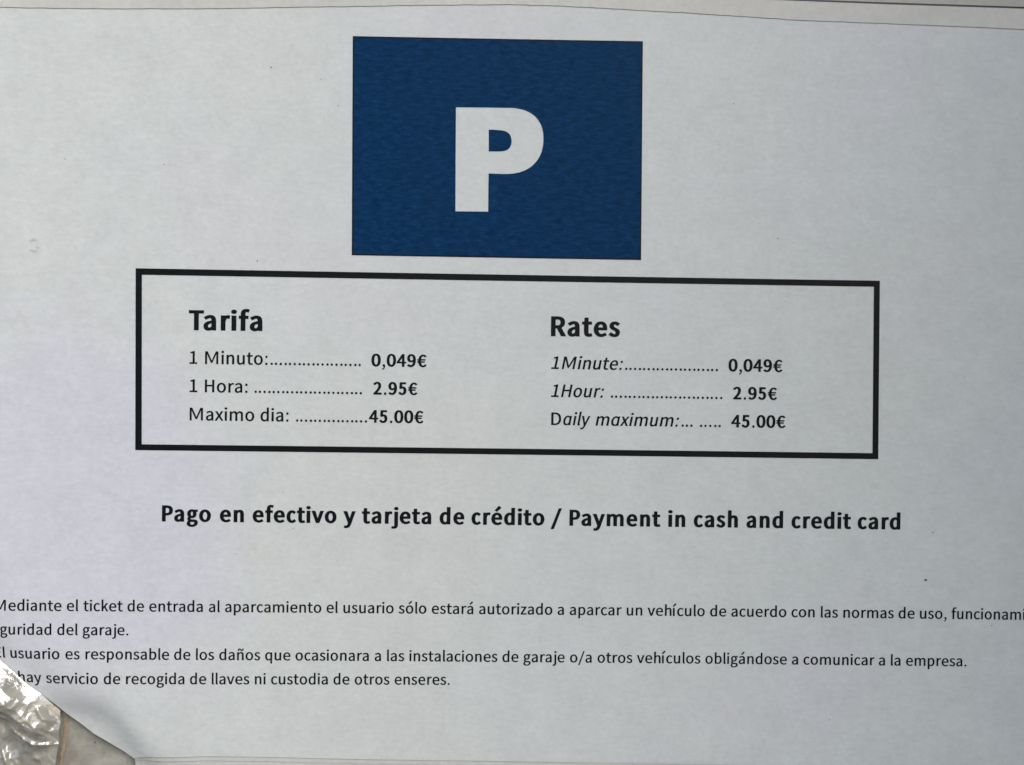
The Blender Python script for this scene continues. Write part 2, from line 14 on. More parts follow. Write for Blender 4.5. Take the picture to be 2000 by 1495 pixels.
# ------------------------------------------------------------------ camera
cam = bpy.data.cameras.new('camera')
co = bpy.data.objects.new('camera', cam)
C.objects.link(co)
cam.sensor_width = 36
cam.lens = 18 / math.tan(R(30))
cam.clip_start = 0.01
cam.clip_end = 500
co.location = LAY['cam'][:3]
co.rotation_euler = LAY['cam'][3:6]
scene.camera = co

# ------------------------------------------------------------------ daylight
SUN = Vector((0.42, -0.66, 0.62)).normalized()      # direction from the notice towards the sun
world = bpy.data.worlds.new('World')
scene.world = world
world.use_nodes = True
wn = world.node_tree.nodes
wl = world.node_tree.links
bg = wn['Background']
sky = wn.new('ShaderNodeTexSky')
sky.sky_type = 'NISHITA'
sky.sun_disc = False
sky.sun_elevation = math.asin(SUN.z)
sky.sun_rotation = math.atan2(SUN.x, SUN.y)
sky.air_density = 1.0
sky.dust_density = 2.0
sky.ozone_density = 1.0
wl.new(sky.outputs[0], bg.inputs['Color'])
bg.inputs['Strength'].default_value = 0.125
sl = bpy.data.lights.new('sun', 'SUN')
so = bpy.data.objects.new('sun', sl)
C.objects.link(so)
sl.energy = 1.35
sl.angle = R(34)
sl.color = (1.0, 0.975, 0.94)
so.rotation_euler = SUN.to_track_quat('Z', 'Y').to_euler()

scene.view_settings.view_transform = 'Standard'
scene.view_settings.look = 'None'
scene.view_settings.exposure = 0.47
scene.view_settings.gamma = 1.0
scene.cycles.max_bounces = 8
scene.cycles.transparent_max_bounces = 12

# ------------------------------------------------------------------ helpers
def surf(u, v):
    """how far the sheet lies behind its own plane (metres): a faint bow, and the bottom left corner bending back"""
    F0, N = LAY['F0'], LAY['N']
    s = (u - F0[0]) * N[0] + (v - F0[1]) * N[1]
    w = .0016
    sp = w * math.log1p(math.exp(min(s / w, 60)))
    G0, NG = LAY['G0'], LAY['NG']
    s2 = (u - G0[0]) * NG[0] + (v - G0[1]) * NG[1]
    sp2 = .0007 * math.log1p(math.exp(max(-60, min(s2 / .0007, 60))))
    g = 1 / (1 + math.exp(max(-60, min((v - LAY['VT'] + .004) / .0016, 60))))
    return LAY['KX'] * u * u / 2 + .0018 * math.tanh(.30 * sp / .0018) + .0018 * math.tanh(.36 * sp2 / .0018) * g

def place(u, v, lift=0.0):
    return (u, surf(u, v) - lift, v)

def link(name, me, mat=None, parent=None, **props):
    o = bpy.data.objects.new(name, me)
    C.objects.link(o)
    if mat is not None:
        me.materials.append(mat)
    if parent is not None:
        o.parent = parent
    for k, v in props.items():
        o[k] = v
    return o

def empty(name, loc=(0, 0, 0), parent=None, **props):
    o = bpy.data.objects.new(name, None)
    C.objects.link(o)
    o.location = loc
    o.empty_display_size = .01
    if parent is not None:
        o.parent = parent
    for k, v in props.items():
        o[k] = v
    return o

def mesh(name, verts, faces, smooth=False):
    me = bpy.data.meshes.new(name)
    me.from_pydata(verts, [], faces)
    if smooth:
        me.polygons.foreach_set('use_smooth', [True] * len(me.polygons))
    me.update()
    return me

def cut_fine(verts, faces, step):
    """slice a flat polygon mesh (u, v) into cells no larger than step so that it can follow the sheet"""
    bm = bmesh.new()
    vs = [bm.verts.new((a, 0, b)) for a, b in verts]
    for f in faces:
        try:
            bm.faces.new([vs[i] for i in f])
        except ValueError:
            pass
    for ax in (0, 2):
        lo = min(v.co[ax] for v in bm.verts)
        hi = max(v.co[ax] for v in bm.verts)
        n = [0, 0, 0]
        n[ax] = 1
        k = math.floor(lo / step) + 1
        while k * step < hi - 1e-7:
            pc = [0, 0, 0]
            pc[ax] = k * step
            bmesh.ops.bisect_plane(bm, geom=bm.verts[:] + bm.edges[:] + bm.faces[:], dist=1e-8, plane_co=pc, plane_no=n)
            k += 1
    return bm

def drape(name, verts, faces, lift, mat, parent, step=.004, **props):
    bm = cut_fine(verts, faces, step)
    for v in bm.verts:
        v.co = place(v.co.x, v.co.z, lift)
    bmesh.ops.recalc_face_normals(bm, faces=bm.faces[:])
    bm.normal_update()
    if sum(f.normal.y for f in bm.faces) > 0:
        bmesh.ops.reverse_faces(bm, faces=bm.faces[:])
    me = bpy.data.meshes.new(name)
    bm.to_mesh(me)
    bm.free()
    me.polygons.foreach_set('use_smooth', [True] * len(me.polygons))
    return link(name, me, mat, parent, **props)

def poly_fill(loops):
    """triangles for a polygon with holes"""
    vl = [[Vector((a, b, 0)) for a, b in lp] for lp in loops]
    tris = tessellate_polygon(vl)
    flat = [p for lp in loops for p in lp]
    return flat, [tuple(t) for t in tris]

def mm(pts):
    return [(a * .001, b * .001) for a, b in pts]

# ------------------------------------------------------------------ materials
def new_mat(name):
    m = bpy.data.materials.new(name)
    m.use_nodes = True
    nt = m.node_tree
    b = nt.nodes['Principled BSDF']
    return m, nt, b

def nd(nt, kind, **kw):
    n = nt.nodes.new(kind)
    for k, v in kw.items():
        if k in n.inputs:
            n.inputs[k].default_value = v
        else:
            setattr(n, k, v)
    return n

def tex(nt, scale, detail=3.0, rough=.55, stretch=(1, 1, 1), loc=(0, 0, 0)):
    t = nt.nodes.new('ShaderNodeTexCoord')
    mp = nt.nodes.new('ShaderNodeMapping')
    mp.inputs['Scale'].default_value = stretch
    mp.inputs['Location'].default_value = loc
    nt.links.new(t.outputs['Object'], mp.inputs['Vector'])
    n = nd(nt, 'ShaderNodeTexNoise')
    n.inputs['Scale'].default_value = scale
    n.inputs['Detail'].default_value = detail
    n.inputs['Roughness'].default_value = rough
    nt.links.new(mp.outputs[0], n.inputs['Vector'])
    return n

def ramp(nt, src, stops):
    r = nt.nodes.new('ShaderNodeValToRGB')
    el = r.color_ramp.elements
    while len(el) < len(stops):
        el.new(.5)
    for e, (p, c) in zip(el, stops):
        e.position = p
        e.color = (*c, 1)
    nt.links.new(src, r.inputs[0])
    return r

def mixc(nt, fac, a, b, mode='MIX'):
    m = nt.nodes.new('ShaderNodeMix')
    m.data_type = 'RGBA'
    m.blend_type = mode
    for s, x in ((m.inputs[0], fac), (m.inputs[6], a), (m.inputs[7], b)):
        if isinstance(x, (int, float)):
            s.default_value = x
        elif isinstance(x, tuple):
            s.default_value = (*x, 1)
        else:
            nt.links.new(x, s)
    return m.outputs[2]

def bump(nt, b, src, strength, dist):
    n = nd(nt, 'ShaderNodeBump')
    n.inputs['Strength'].default_value = strength
    n.inputs['Distance'].default_value = dist
    nt.links.new(src, n.inputs['Height'])
    nt.links.new(n.outputs[0], b.inputs['Normal'])
    return n

def paper_relief(nt, b, k=1.0):
    f = tex(nt, 900, 3, .6, (1, 1, 1.5))
    c = tex(nt, 170, 3, .6, (1, 1, 1.8))
    a = nt.nodes.new('ShaderNodeMath')
    a.operation = 'MULTIPLY_ADD'
    a.inputs[1].default_value = .35
    nt.links.new(f.outputs[0], a.inputs[0])
    nt.links.new(c.outputs[0], a.inputs[2])
    bump(nt, b, a.outputs[0], .3 * k, .00018)

def make_paper():
    m, nt, b = new_mat('white_office_paper')
    big = tex(nt, 16, 3, .55)
    mid = tex(nt, 110, 5, .65)
    fine = tex(nt, 620, 3, .7, (1, 1, 1.4))
    fib = tex(nt, 260, 4, .7, (1, 1, 3.0), (5, 0, 2))
    # yellowed, greenish and cooler areas of the ageing sheet
    tint = ramp(nt, big.outputs[0], [(.34, (.712, .732, .748)), (.48, (.708, .748, .738)), (.60, (.712, .748, .73)), (.72, (.722, .742, .73))])
    # a lavender tint low on the left side
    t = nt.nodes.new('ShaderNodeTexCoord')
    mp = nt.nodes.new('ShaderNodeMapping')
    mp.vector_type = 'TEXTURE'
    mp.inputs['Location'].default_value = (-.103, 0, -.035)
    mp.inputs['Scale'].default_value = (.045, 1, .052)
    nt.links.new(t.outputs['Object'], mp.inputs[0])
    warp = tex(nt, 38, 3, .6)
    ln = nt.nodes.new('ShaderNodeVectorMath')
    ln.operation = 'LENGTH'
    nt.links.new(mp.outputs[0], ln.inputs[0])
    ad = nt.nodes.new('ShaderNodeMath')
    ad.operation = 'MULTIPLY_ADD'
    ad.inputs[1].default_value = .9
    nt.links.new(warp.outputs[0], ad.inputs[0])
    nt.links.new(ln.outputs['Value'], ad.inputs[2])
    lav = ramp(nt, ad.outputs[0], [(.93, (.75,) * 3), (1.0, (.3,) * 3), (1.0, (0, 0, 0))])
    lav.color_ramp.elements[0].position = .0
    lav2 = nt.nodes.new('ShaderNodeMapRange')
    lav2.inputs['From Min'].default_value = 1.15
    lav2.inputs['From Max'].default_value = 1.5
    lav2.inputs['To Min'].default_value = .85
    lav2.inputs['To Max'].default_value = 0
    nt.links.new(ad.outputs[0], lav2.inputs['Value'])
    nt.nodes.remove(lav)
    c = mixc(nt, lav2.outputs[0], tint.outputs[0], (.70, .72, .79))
    for src, lo in ((mid, .93), (fine, .92), (fib, .955)):
        g = ramp(nt, src.outputs[0], [(.32, (lo, lo, lo)), (.66, (1.0, 1.0, 1.0))])
        c = mixc(nt, 1.0, c, g.outputs[0], 'MULTIPLY')
    nt.links.new(c, b.inputs['Base Color'])
    b.inputs['Roughness'].default_value = .55
    b.inputs['Specular IOR Level'].default_value = .4
    f = tex(nt, 800, 4, .65, (1, 1, 1.3))
    cc = tex(nt, 150, 4, .65, (1, 1, 1.5))
    wv = tex(nt, 22, 2, .5, (1, 1, .8))
    a1 = nt.nodes.new('ShaderNodeMath'); a1.operation = 'MULTIPLY_ADD'
    a1.inputs[1].default_value = .35
    nt.links.new(f.outputs[0], a1.inputs[0]); nt.links.new(cc.outputs[0], a1.inputs[2])
    a2 = nt.nodes.new('ShaderNodeMath'); a2.operation = 'MULTIPLY_ADD'
    a2.inputs[1].default_value = 4.0
    nt.links.new(wv.outputs[0], a2.inputs[0]); nt.links.new(a1.outputs[0], a2.inputs[2])
    bump(nt, b, a2.outputs[0], .45, .00020)
    return m

def make_ink(name, col, spec=.4, rough=.42, sheen_streak=.0, sheen_col=None, k=1.0):
    m, nt, b = new_mat(name)
    n = tex(nt, 420, 4, .6, (1, 1, 2.2))
    lo = tuple(x * .72 for x in col)
    hi = tuple(min(1, x * 1.28 + .002) for x in col)
    c = ramp(nt, n.outputs[0], [(.3, lo), (.7, hi)]).outputs[0]
    if sheen_streak:  # painted sheen: lighter streaks mixed into the ink colour
        s = tex(nt, 380, 4, .65, (1, 1, 4.5))
        f = ramp(nt, s.outputs[0], [(.50, (0, 0, 0)), (.72, (sheen_streak,) * 3)])
        c = mixc(nt, f.outputs[0], c, sheen_col)
    nt.links.new(c, b.inputs['Base Color'])
    b.inputs['Roughness'].default_value = rough
    b.inputs['Specular IOR Level'].default_value = spec
    paper_relief(nt, b, k)
    return m

def make_dirty(name, base, dark, stain, scale=60, rough=.6):
    m, nt, b = new_mat(name)
    a = tex(nt, scale, 5, .6)
    s = tex(nt, scale * .45, 4, .65, (1, 1, 2.5), (3, 0, 7))
    f = tex(nt, 650, 3, .6)
    c = ramp(nt, a.outputs[0], [(.3, dark), (.68, base)]).outputs[0]
    sf = ramp(nt, s.outputs[0], [(.52, (0, 0, 0)), (.72, (.75, .75, .75))])
    c = mixc(nt, sf.outputs[0], c, stain)
    g = ramp(nt, f.outputs[0], [(.3, (.9, .9, .9)), (.7, (1, 1, 1))])
    c = mixc(nt, 1.0, c, g.outputs[0], 'MULTIPLY')
    nt.links.new(c, b.inputs['Base Color'])
    b.inputs['Roughness'].default_value = rough
    bump(nt, b, a.outputs[0], .5, .0004)
    return m

def make_tape():
    m = bpy.data.materials.new('clear_crumpled_film')
    m.use_nodes = True
    nt = m.node_tree
    nt.nodes.clear()
    out = nt.nodes.new('ShaderNodeOutputMaterial')
    tr = nt.nodes.new('ShaderNodeBsdfTransparent')
    tr.inputs[0].default_value = (.93, .93, .90, 1)
    df = nt.nodes.new('ShaderNodeBsdfDiffuse')
    df.inputs[0].default_value = (.79, .78, .70, 1)
    tl = nt.nodes.new('ShaderNodeBsdfTranslucent')
    tl.inputs[0].default_value = (.79, .78, .70, 1)
    dd = nt.nodes.new('ShaderNodeMixShader')
    dd.inputs[0].default_value = .3
    nt.links.new(df.outputs[0], dd.inputs[1])
    nt.links.new(tl.outputs[0], dd.inputs[2])
    n = tex(nt, 220, 4, .65)
    f = ramp(nt, n.outputs[0], [(.35, (.42,) * 3), (.7, (.75,) * 3)])
    mx = nt.nodes.new('ShaderNodeMixShader')
    nt.links.new(f.outputs[0], mx.inputs[0])
    nt.links.new(tr.outputs[0], mx.inputs[1])
    nt.links.new(dd.outputs[0], mx.inputs[2])
    gl = nt.nodes.new('ShaderNodeBsdfGlossy')
    gl.inputs['Roughness'].default_value = .08
    fr = nt.nodes.new('ShaderNodeFresnel')
    fr.inputs['IOR'].default_value = 2.4
    fin = nt.nodes.new('ShaderNodeMixShader')
    nt.links.new(fr.outputs[0], fin.inputs[0])
    nt.links.new(mx.outputs[0], fin.inputs[1])
    nt.links.new(gl.outputs[0], fin.inputs[2])
    w = tex(nt, 500, 4, .6, (1, 1, 1))
    bp = nt.nodes.new('ShaderNodeBump')
    bp.inputs['Strength'].default_value = .35
    bp.inputs['Distance'].default_value = .0004
    nt.links.new(w.outputs[0], bp.inputs['Height'])
    nt.links.new(bp.outputs[0], gl.inputs['Normal'])
    nt.links.new(bp.outputs[0], fr.inputs['Normal'])
    nt.links.new(fin.outputs[0], out.inputs[0])
    return m

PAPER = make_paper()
BLACK = make_ink('black_toner', (.004, .006, .0075), .12, .45)
TEXTINK = make_ink('black_toner_text', (.004, .006, .009), .12, .5)
BLUE = make_ink('blue_toner', (.0008, .031, .098), .05, .5, .5, (.012, .070, .16), 1.6)
NAVY = make_ink('navy_toner', (.002, .004, .014), .15, .5)
SPECK = make_ink('dark_speck', (.09, .09, .085), .2, .6)
SCUFF = make_ink('faint_grey_scuff', (.645, .65, .64), .2, .6)
STRIP = make_dirty('aged_plastic_strip', (.67, .665, .62), (.59, .585, .555), (.62, .60, .53), 40, .5)
LIP = make_dirty('pale_card', (.68, .68, .655), (.61, .61, .59), (.64, .63, .58), 50, .55)
BOARD = make_dirty('grimy_backing', (.47, .46, .405), (.22, .215, .185), (.27, .215, .155), 150, .7)
WALLM = make_dirty('painted_wall', (.58, .56, .50), (.50, .48, .43), (.45, .42, .36), 9, .8)
ADDED_RETURN = make_dirty('grey_added_return', (.40, .40, .39), (.34, .34, .33), (.36, .35, .33), 6, .85)
BLUELINE = make_ink('dark_blue_line', (.012, .014, .045), .4, .4)
RUST = make_dirty('brown_grime', (.42, .345, .26), (.33, .27, .20), (.22, .18, .13), 500, .8)
TAPE = make_tape()

# ------------------------------------------------------------------ the wall the notice hangs on
wall = empty('wall', (0, .012, -.8), label='pale beige painted wall behind the parking notice, with an unseen grey return added on its right to shade the sheet', category='wall')
def box(name, x0, x1, y0, y1, z0, z1, mat, parent, off):
    vs = [(x - off[0], y - off[1], z - off[2]) for x in (x0, x1) for y in (y0, y1) for z in (z0, z1)]
    fs = [(0, 1, 3, 2), (4, 6, 7, 5), (0, 4, 5, 1), (2, 3, 7, 6), (0, 2, 6, 4), (1, 5, 7, 3)]
    me = mesh(name, vs, fs)
    bm = bmesh.new(); bm.from_mesh(me)
    bmesh.ops.bevel(bm, geom=bm.edges[:], offset=.002, segments=2, affect='EDGES')
    bm.to_mesh(me); bm.free()
    return link(name, me, mat, parent)
WO = (0, .012, -.8)
JX, JH = .335, .435
box('wall_face', -1.6, JX, .012, .2, -1.4, 1.2, WALLM, wall, WO)
box('added_shade_return', JX + .003, JX + .25, -JH, .2, -1.4, 1.2, ADDED_RETURN, wall, WO)  # unseen return, added to darken the sheet towards its right

# ------------------------------------------------------------------ backing board under the sheet
board = empty('backing_board', (0, .0049, 0), label='grimy grey-beige board showing under the missing bottom left corner of the notice', category='board')
def grid_sheet(name, u0, u1, v0, v1, y, mat, parent, step, off, amp, thick):
    nx, nz = int((u1 - u0) / step) + 1, int((v1 - v0) / step) + 1
    vs, fs = [], []
    for j in range(nz + 1):
        for i in range(nx + 1):
            u = u0 + (u1 - u0) * i / nx
            v = v0 + (v1 - v0) * j / nz
            h = amp * noise.fractal(Vector((u * 90, v * 90, 3)), .9, 2.1, 4)
            vs.append((u - off[0], y - h - off[1], v - off[2]))
    for j in range(nz):
        for i in range(nx):
            a = j * (nx + 1) + i
            fs.append((a, a + 1, a + nx + 2, a + nx + 1))
    o = link(name, mesh(name, vs, fs, True), mat, parent)
    so_ = o.modifiers.new('thickness', 'SOLIDIFY')
    so_.thickness = thick
    so_.offset = -1
    return o
grid_sheet('board_panel', -.17, .160, -.135, .128, .0049, BOARD, board, .0015, (0, .0049, 0), .00014, .004)

# ------------------------------------------------------------------ strips above and below the sheet
def band(name, lower, upper, y_off, mat, parent, n=150, thick=.0004, off=(0, 0, 0), wob=0.0, follow=False):
    """a strip between two edge lines, following the sheet's bow"""
    def at(line, u):
        for (a, b), (c, d) in zip(line, line[1:]):
            if u <= c:
                t = (u - a) / (c - a)
                return b + (d - b) * t
        return line[-1][1]
    u0 = max(lower[0][0], upper[0][0]); u1 = min(lower[-1][0], upper[-1][0])
    vs, fs = [], []
    rows = 5
    for i in range(n + 1):
        u = u0 + (u1 - u0) * i / n
        a, b = at(lower, u), at(upper, u)
        a += wob * noise.noise(Vector((u * 300, 0, 5))) 
        for j in range(rows):
            v = a + (b - a) * j / (rows - 1)
            vs.append((u - off[0], (surf(u, v) if follow else LAY['KX'] * u * u / 2) + y_off - off[1], v - off[2]))
    for i in range(n):
        for j in range(rows - 1):
            a = i * rows + j
            fs.append((a, a + rows, a + rows + 1, a + 1))
    o = link(name, mesh(name, vs, fs, False), mat, parent)
    s = o.modifiers.new('thickness', 'SOLIDIFY')
    s.thickness = thick
    s.offset = -1
    return o
top = mm(LAY['top'])
bl = mm(LAY['blueline'])
bot = mm(LAY['bot'])
TO = (0, 0, .1)
tstrip = empty('holder_strip', TO, label='pale beige strip over the top edge of the notice, with a dark blue line', category='strip')
blu = [(-.15, bl[0][1] + .006)] + bl
band('strip_face', top, blu, -.00017, STRIP, tstrip, 260, .00012, TO, .00012)
band('blue_line', [(a, b) for a, b in bl], [(a, b + .00035) for a, b in bl], -.00028, BLUELINE, tstrip, 60, .0002, TO)
band('upper_band', [(a, b + .0004) for a, b in blu], [(a, b + .02) for a, b in blu], -.00015, WALLM, tstrip, 120, .0004, TO)
BO = (0, 0, -.095)
bstrip = empty('holder_strip', BO, label='narrow grey-beige strip showing under the bottom edge of the notice', category='strip')
lo1 = [(a, b - .0012) for a, b in bot]
band('strip_lip', lo1, [(a, b + .003) for a, b in bot], .00028, LIP, bstrip, 200, .0004, BO, .0001, True)
band('strip_face', [(a, b - .02) for a, b in bot], [(a, b - .0008) for a, b in bot], .0005, LIP, bstrip, 200, .0004, BO, .0001, True)

# ------------------------------------------------------------------ the notice: sheet of paper
notice = empty('parking_notice', (0, 0, 0), label='white printed parking rates sheet with a blue P panel and a torn bottom left corner', category='sign')

def densify(pts, step):
    out = []
    for (a, b), (c, d) in zip(pts, pts[1:]):
        n = max(1, int(math.hypot(c - a, d - b) / step))
        for i in range(n):
            t = i / n
            out.append((a + (c - a) * t, b + (d - b) * t))
    out.append(pts[-1])
    return out

def sheet():
    diag = densify(mm(LAY['diag']), .0012)
    d2 = []
    for i, (a, b) in enumerate(diag):
        k = .00003 * noise.noise(Vector((a * 700, b * 700, 1)))
        d2.append((a - k * .6, b + k * .8))
    b2 = densify(bot[1:], .004)
    outline = [(a, b + .0014) for a, b in densify(top, .004)][::-1] + d2 + b2
    flat, tris = poly_fill([outline])
    bm = cut_fine(flat, tris, .002)
    bmesh.ops.remove_doubles(bm, verts=bm.verts[:], dist=1e-7)
    for v in bm.verts:
        v.co = place(v.co.x, v.co.z)
    bm.normal_update()
    if sum(f.normal.y * f.calc_area() for f in bm.faces) > 0:
        bmesh.ops.reverse_faces(bm, faces=bm.faces[:])
    # the cut edge of the paper: a rim 0.12 mm deep, kept sharp against the printed face
    rim = [e for e in bm.edges if e.is_boundary]
    back = bmesh.ops.extrude_edge_only(bm, edges=rim)
    for v in [g for g in back['geom'] if isinstance(g, bmesh.types.BMVert)]:
        v.co.y += .00012
    for e in rim:
        e.smooth = False
    me = bpy.data.meshes.new('paper')
    bm.to_mesh(me); bm.free()
    me.polygons.foreach_set('use_smooth', [True] * len(me.polygons))
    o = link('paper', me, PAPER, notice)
    return o
sheet()

INK = .00007
# blue panel with its thin dark border, and the white P left unprinted
q = mm(LAY['blue'])
def inset(quad, d):
    cx = sum(p[0] for p in quad) / 4; cy = sum(p[1] for p in quad) / 4
    return [(a + (d if a < cx else -d), b + (d if b < cy else -d)) for a, b in quad]
qi = inset(q, .00036)
P0, P1 = mm(LAY['P'][0]), mm(LAY['P'][1])
def smooth_loop(pts, sharp):
    """Catmull-Rom through the curved part of the outline, straight elsewhere"""
    out = []
    n = len(pts)
    for i in range(n):
        p0, p1, p2, p3 = pts[i - 1], pts[i], pts[(i + 1) % n], pts[(i + 2) % n]
        if i in sharp:
            out.append(p1); continue
        for s in range(5):
            t = s / 5
            out.append(tuple(.5 * (2 * p1[k] + (p2[k] - p0[k]) * t + (2 * p0[k] - 5 * p1[k] + 4 * p2[k] - p3[k]) * t * t + (3 * p1[k] - p0[k] - 3 * p2[k] + p3[k]) * t ** 3) for k in (0, 1)))
    return out
P0s = smooth_loop(P0, {0, 1, 21, 22, 23, 24, 25, 26, 27})
P1s = smooth_loop(P1, {0, 1, 12, 13, 14})
fl, tr = poly_fill([qi, P0s])
panel = drape('blue_panel', fl, tr, INK, BLUE, notice)
fl, tr = poly_fill([P1s])
drape('letter_counter', fl, tr, INK, BLUE, panel)
fl, tr = poly_fill([q, qi])
drape('panel_border', fl, tr, INK, NAVY, panel)
fl, tr = poly_fill([P0s, P1s])
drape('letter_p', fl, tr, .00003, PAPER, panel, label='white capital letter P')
fl, tr = poly_fill([mm(LAY['box']), mm(LAY['boxi'])])
drape('table_frame', fl, tr, INK, BLACK, notice)

# ------------------------------------------------------------------ lettering
ADV = dict(a=981, b=1076, c=866, d=1076, e=1019, f=625, g=964, h=1076, i=470, j=490, k=931, l=470, m=1636, n=1076, o=1080, p=1076, q=1076, r=714, s=801, t=686, u=1076, v=925, x=887, y=927, z=809, M=1751, N=1322, E=1000, T=998, H=1276, R=1112, D=1260, P=1058)
ADV.update({' ': 463, '.': 517, ',': 511, ':': 548, '/': 791, '€': 1038, 'á': 981, 'é': 1019, 'í': 470, 'ó': 1080, 'ñ': 1076, '-': 627})
ADV.update({d: 1038 for d in '0123456789'})
ADB = dict(ADV)
ADB.update(dict(a=1012, b=1100, c=856, d=1100, e=1030, f=648, g=970, h=1100, i=503, j=523, k=981, l=503, m=1666, n=1100, o=1101, p=1100, q=1100, r=727, s=817, t=710, u=1100, v=970, x=940, y=970, z=813, P=1089, T=1014, R=1153))
ADB.update({' ': 463, '.': 547, ',': 528, '/': 881, 'é': 1030})
ADI = dict(ADV)
ADI.update(dict(a=1053, e=983, M=1700, m=1620, n=1053, u=1053, r=690, o=1050, x=850, y=900, t=680))

def flatten(sp, n=5):
    out = []
    m = len(sp)
    for i in range(m):
        a, b = sp[i], sp[(i + 1) % m]
        p0, p1, p2, p3 = (a[2], a[3]), (a[4], a[5]), (b[0], b[1]), (b[2], b[3])
        if abs((p1[0] - p0[0]) * (p3[1] - p0[1]) - (p1[1] - p0[1]) * (p3[0] - p0[0])) < 60 and abs((p2[0] - p0[0]) * (p3[1] - p0[1]) - (p2[1] - p0[1]) * (p3[0] - p0[0])) < 60:
            out.append(p0); continue
        for s in range(n):
            t = s / n
            u = 1 - t
            out.append(tuple(u ** 3 * p0[k] + 3 * u * u * t * p1[k] + 3 * u * t * t * p2[k] + t ** 3 * p3[k] for k in (0, 1)))
    res = []
    for p in out:
        if not res or math.hypot(p[0] - res[-1][0], p[1] - res[-1][1]) > .8:
            res.append(p)
    if math.hypot(res[0][0] - res[-1][0], res[0][1] - res[-1][1]) < .8:
        res.pop()
    return res

def area(p):
    return sum(p[i - 1][0] * p[i][1] - p[i][0] * p[i - 1][1] for i in range(len(p))) / 2

def grow(loop, dx, dy, sign):
    n = len(loop)
    out = []
    for i in range(n):
        p, c, q_ = loop[i - 1], loop[i], loop[(i + 1) % n]
        e1 = (c[0] - p[0], c[1] - p[1]); e2 = (q_[0] - c[0], q_[1] - c[1])
        l1 = math.hypot(*e1); l2 = math.hypot(*e2)
        n1 = (e1[1] / l1, -e1[0] / l1); n2 = (e2[1] / l2, -e2[0] / l2)
        sx, sy = n1[0] + n2[0], n1[1] + n2[1]
        L = math.hypot(sx, sy)
        if L < .2:
            sx, sy = n1; k = 1
        else:
            sx, sy = sx / L, sy / L
            k = 1 / max(.55, sx * n1[0] + sy * n1[1])
        out.append((c[0] + sign * dx * k * sx, c[1] + sign * dy * k * sy))
    return out

def chop(loop, y0):
    """cut an outline off below y0 (makes the one-storey italic a out of q)"""
    out = []
    n = len(loop)
    for i in range(n):
        a, b = loop[i], loop[(i + 1) % n]
        if a[1] >= y0:
            out.append(a)
        if (a[1] - y0) * (b[1] - y0) < 0:
            t = (y0 - a[1]) / (b[1] - a[1])
            out.append((a[0] + (b[0] - a[0]) * t, y0))
    return out

DIGW = {'0': 471, '2': 425, '4': 478, '5': 408, '9': 445, '€': 471}
CACHE = {}
def glyph(ch, style):
    """(vertices, triangles, advance) in em/1000 of one printed character"""
    key = (ch, style)
    if key in CACHE:
        return CACHE[key]
    src = 'q' if (ch == 'a' and style == 'i') else ch
    adv0, sps = GLY[src]
    loops = [flatten(s) for s in sps]
    if src != ch:
        loops = [chop(l, 0) for l in loops]
    stem = 72.0
    wide = 16 if style == 'b' else 12
    target, ty = (141, 108) if style == 'b' else (101, 82)
    if ch in '4€' and style == 'b':
        target -= 14; ty -= 16
    adv = {'b': ADB, 'i': ADI, 'r': ADV}[style][ch] / 2.048
    r = adv / adv0
    xs = [p[0] for l in loops for p in l]
    x0, x1 = min(xs), max(xs)
    bw = x1 - x0
    if ch in '.:,':
        d = (6 if style == 'b' else 2)
        loops = [[(adv / 2 + (p[0] - (x0 + x1) / 2), p[1]) for p in l] for l in loops]
        res = []
        for l in loops:
            s = 1 if area(l) > 0 else -1
            g = grow(l, d, d, s)
            res.append([(x, y + d * .6) for x, y in g])
    else:
        if bw < stem * 1.6 or ch in 'íj':
            sx = 1.0
        else:
            sx = (bw * r + wide - target) / (bw - stem)
        if style == 'b' and ch in DIGW:
            sx = (DIGW[ch] - target) / (bw - stem)
            wide = DIGW[ch] - bw * r
        dx = (target - stem * sx) / 2 if sx != 1.0 else (target - stem) / 2
        dy = (ty - 66) / 2
        nb = sx * bw + 2 * dx
        lsb = x0 * r - wide / 2 if sx != 1.0 else (adv - nb) / 2 - (18 if ch == 'j' else 0)
        if ch == 'l' and style != 'b':
            lsb -= 0
        res = []
        big = max(loops, key=lambda l: abs(area(l)))
        for l in loops:
            l = [((p[0] - x0) * sx, p[1]) for p in l]
            # outlines run one way, counters the other
            s = 1 if (area(big) > 0) else -1
            g = grow(l, dx, dy, s)
            k = 632 / (632 + 2 * dy)
            res.append([(x + dx + lsb, (y + dy) * k) for x, y in g])
    if style == 'i':
        res = [[(x + y * .19 - 18, y) for x, y in l] for l in res]
    sgn = 1 if area(max(res, key=lambda l: abs(area(l)))) > 0 else -1
    pts, eds = [], []
    for lp in res:
        o_ = len(pts)
        pts += [Vector(p) for p in lp]
        eds += [(o_ + i, o_ + (i + 1) % len(lp)) for i in range(len(lp))]
    ov, oe, of, *_ = delaunay_2d_cdt(pts, eds, [], 0, .01)
    V = [(p.x, p.y) for p in ov]
    F = []
    for f in of:
        cx = sum(V[i][0] for i in f) / len(f); cy = sum(V[i][1] for i in f) / len(f)
        wn_ = 0
        for lp in res:
            for i in range(len(lp)):
                p, q_ = lp[i - 1], lp[i]
                if (p[1] > cy) != (q_[1] > cy) and cx < (q_[0] - p[0]) * (cy - p[1]) / (q_[1] - p[1]) + p[0]:
                    wn_ += 1 if q_[1] > p[1] else -1
        if wn_ * sgn > 0:
            F.append(tuple(f))
    CACHE[key] = (V, F, adv)
    return CACHE[key]

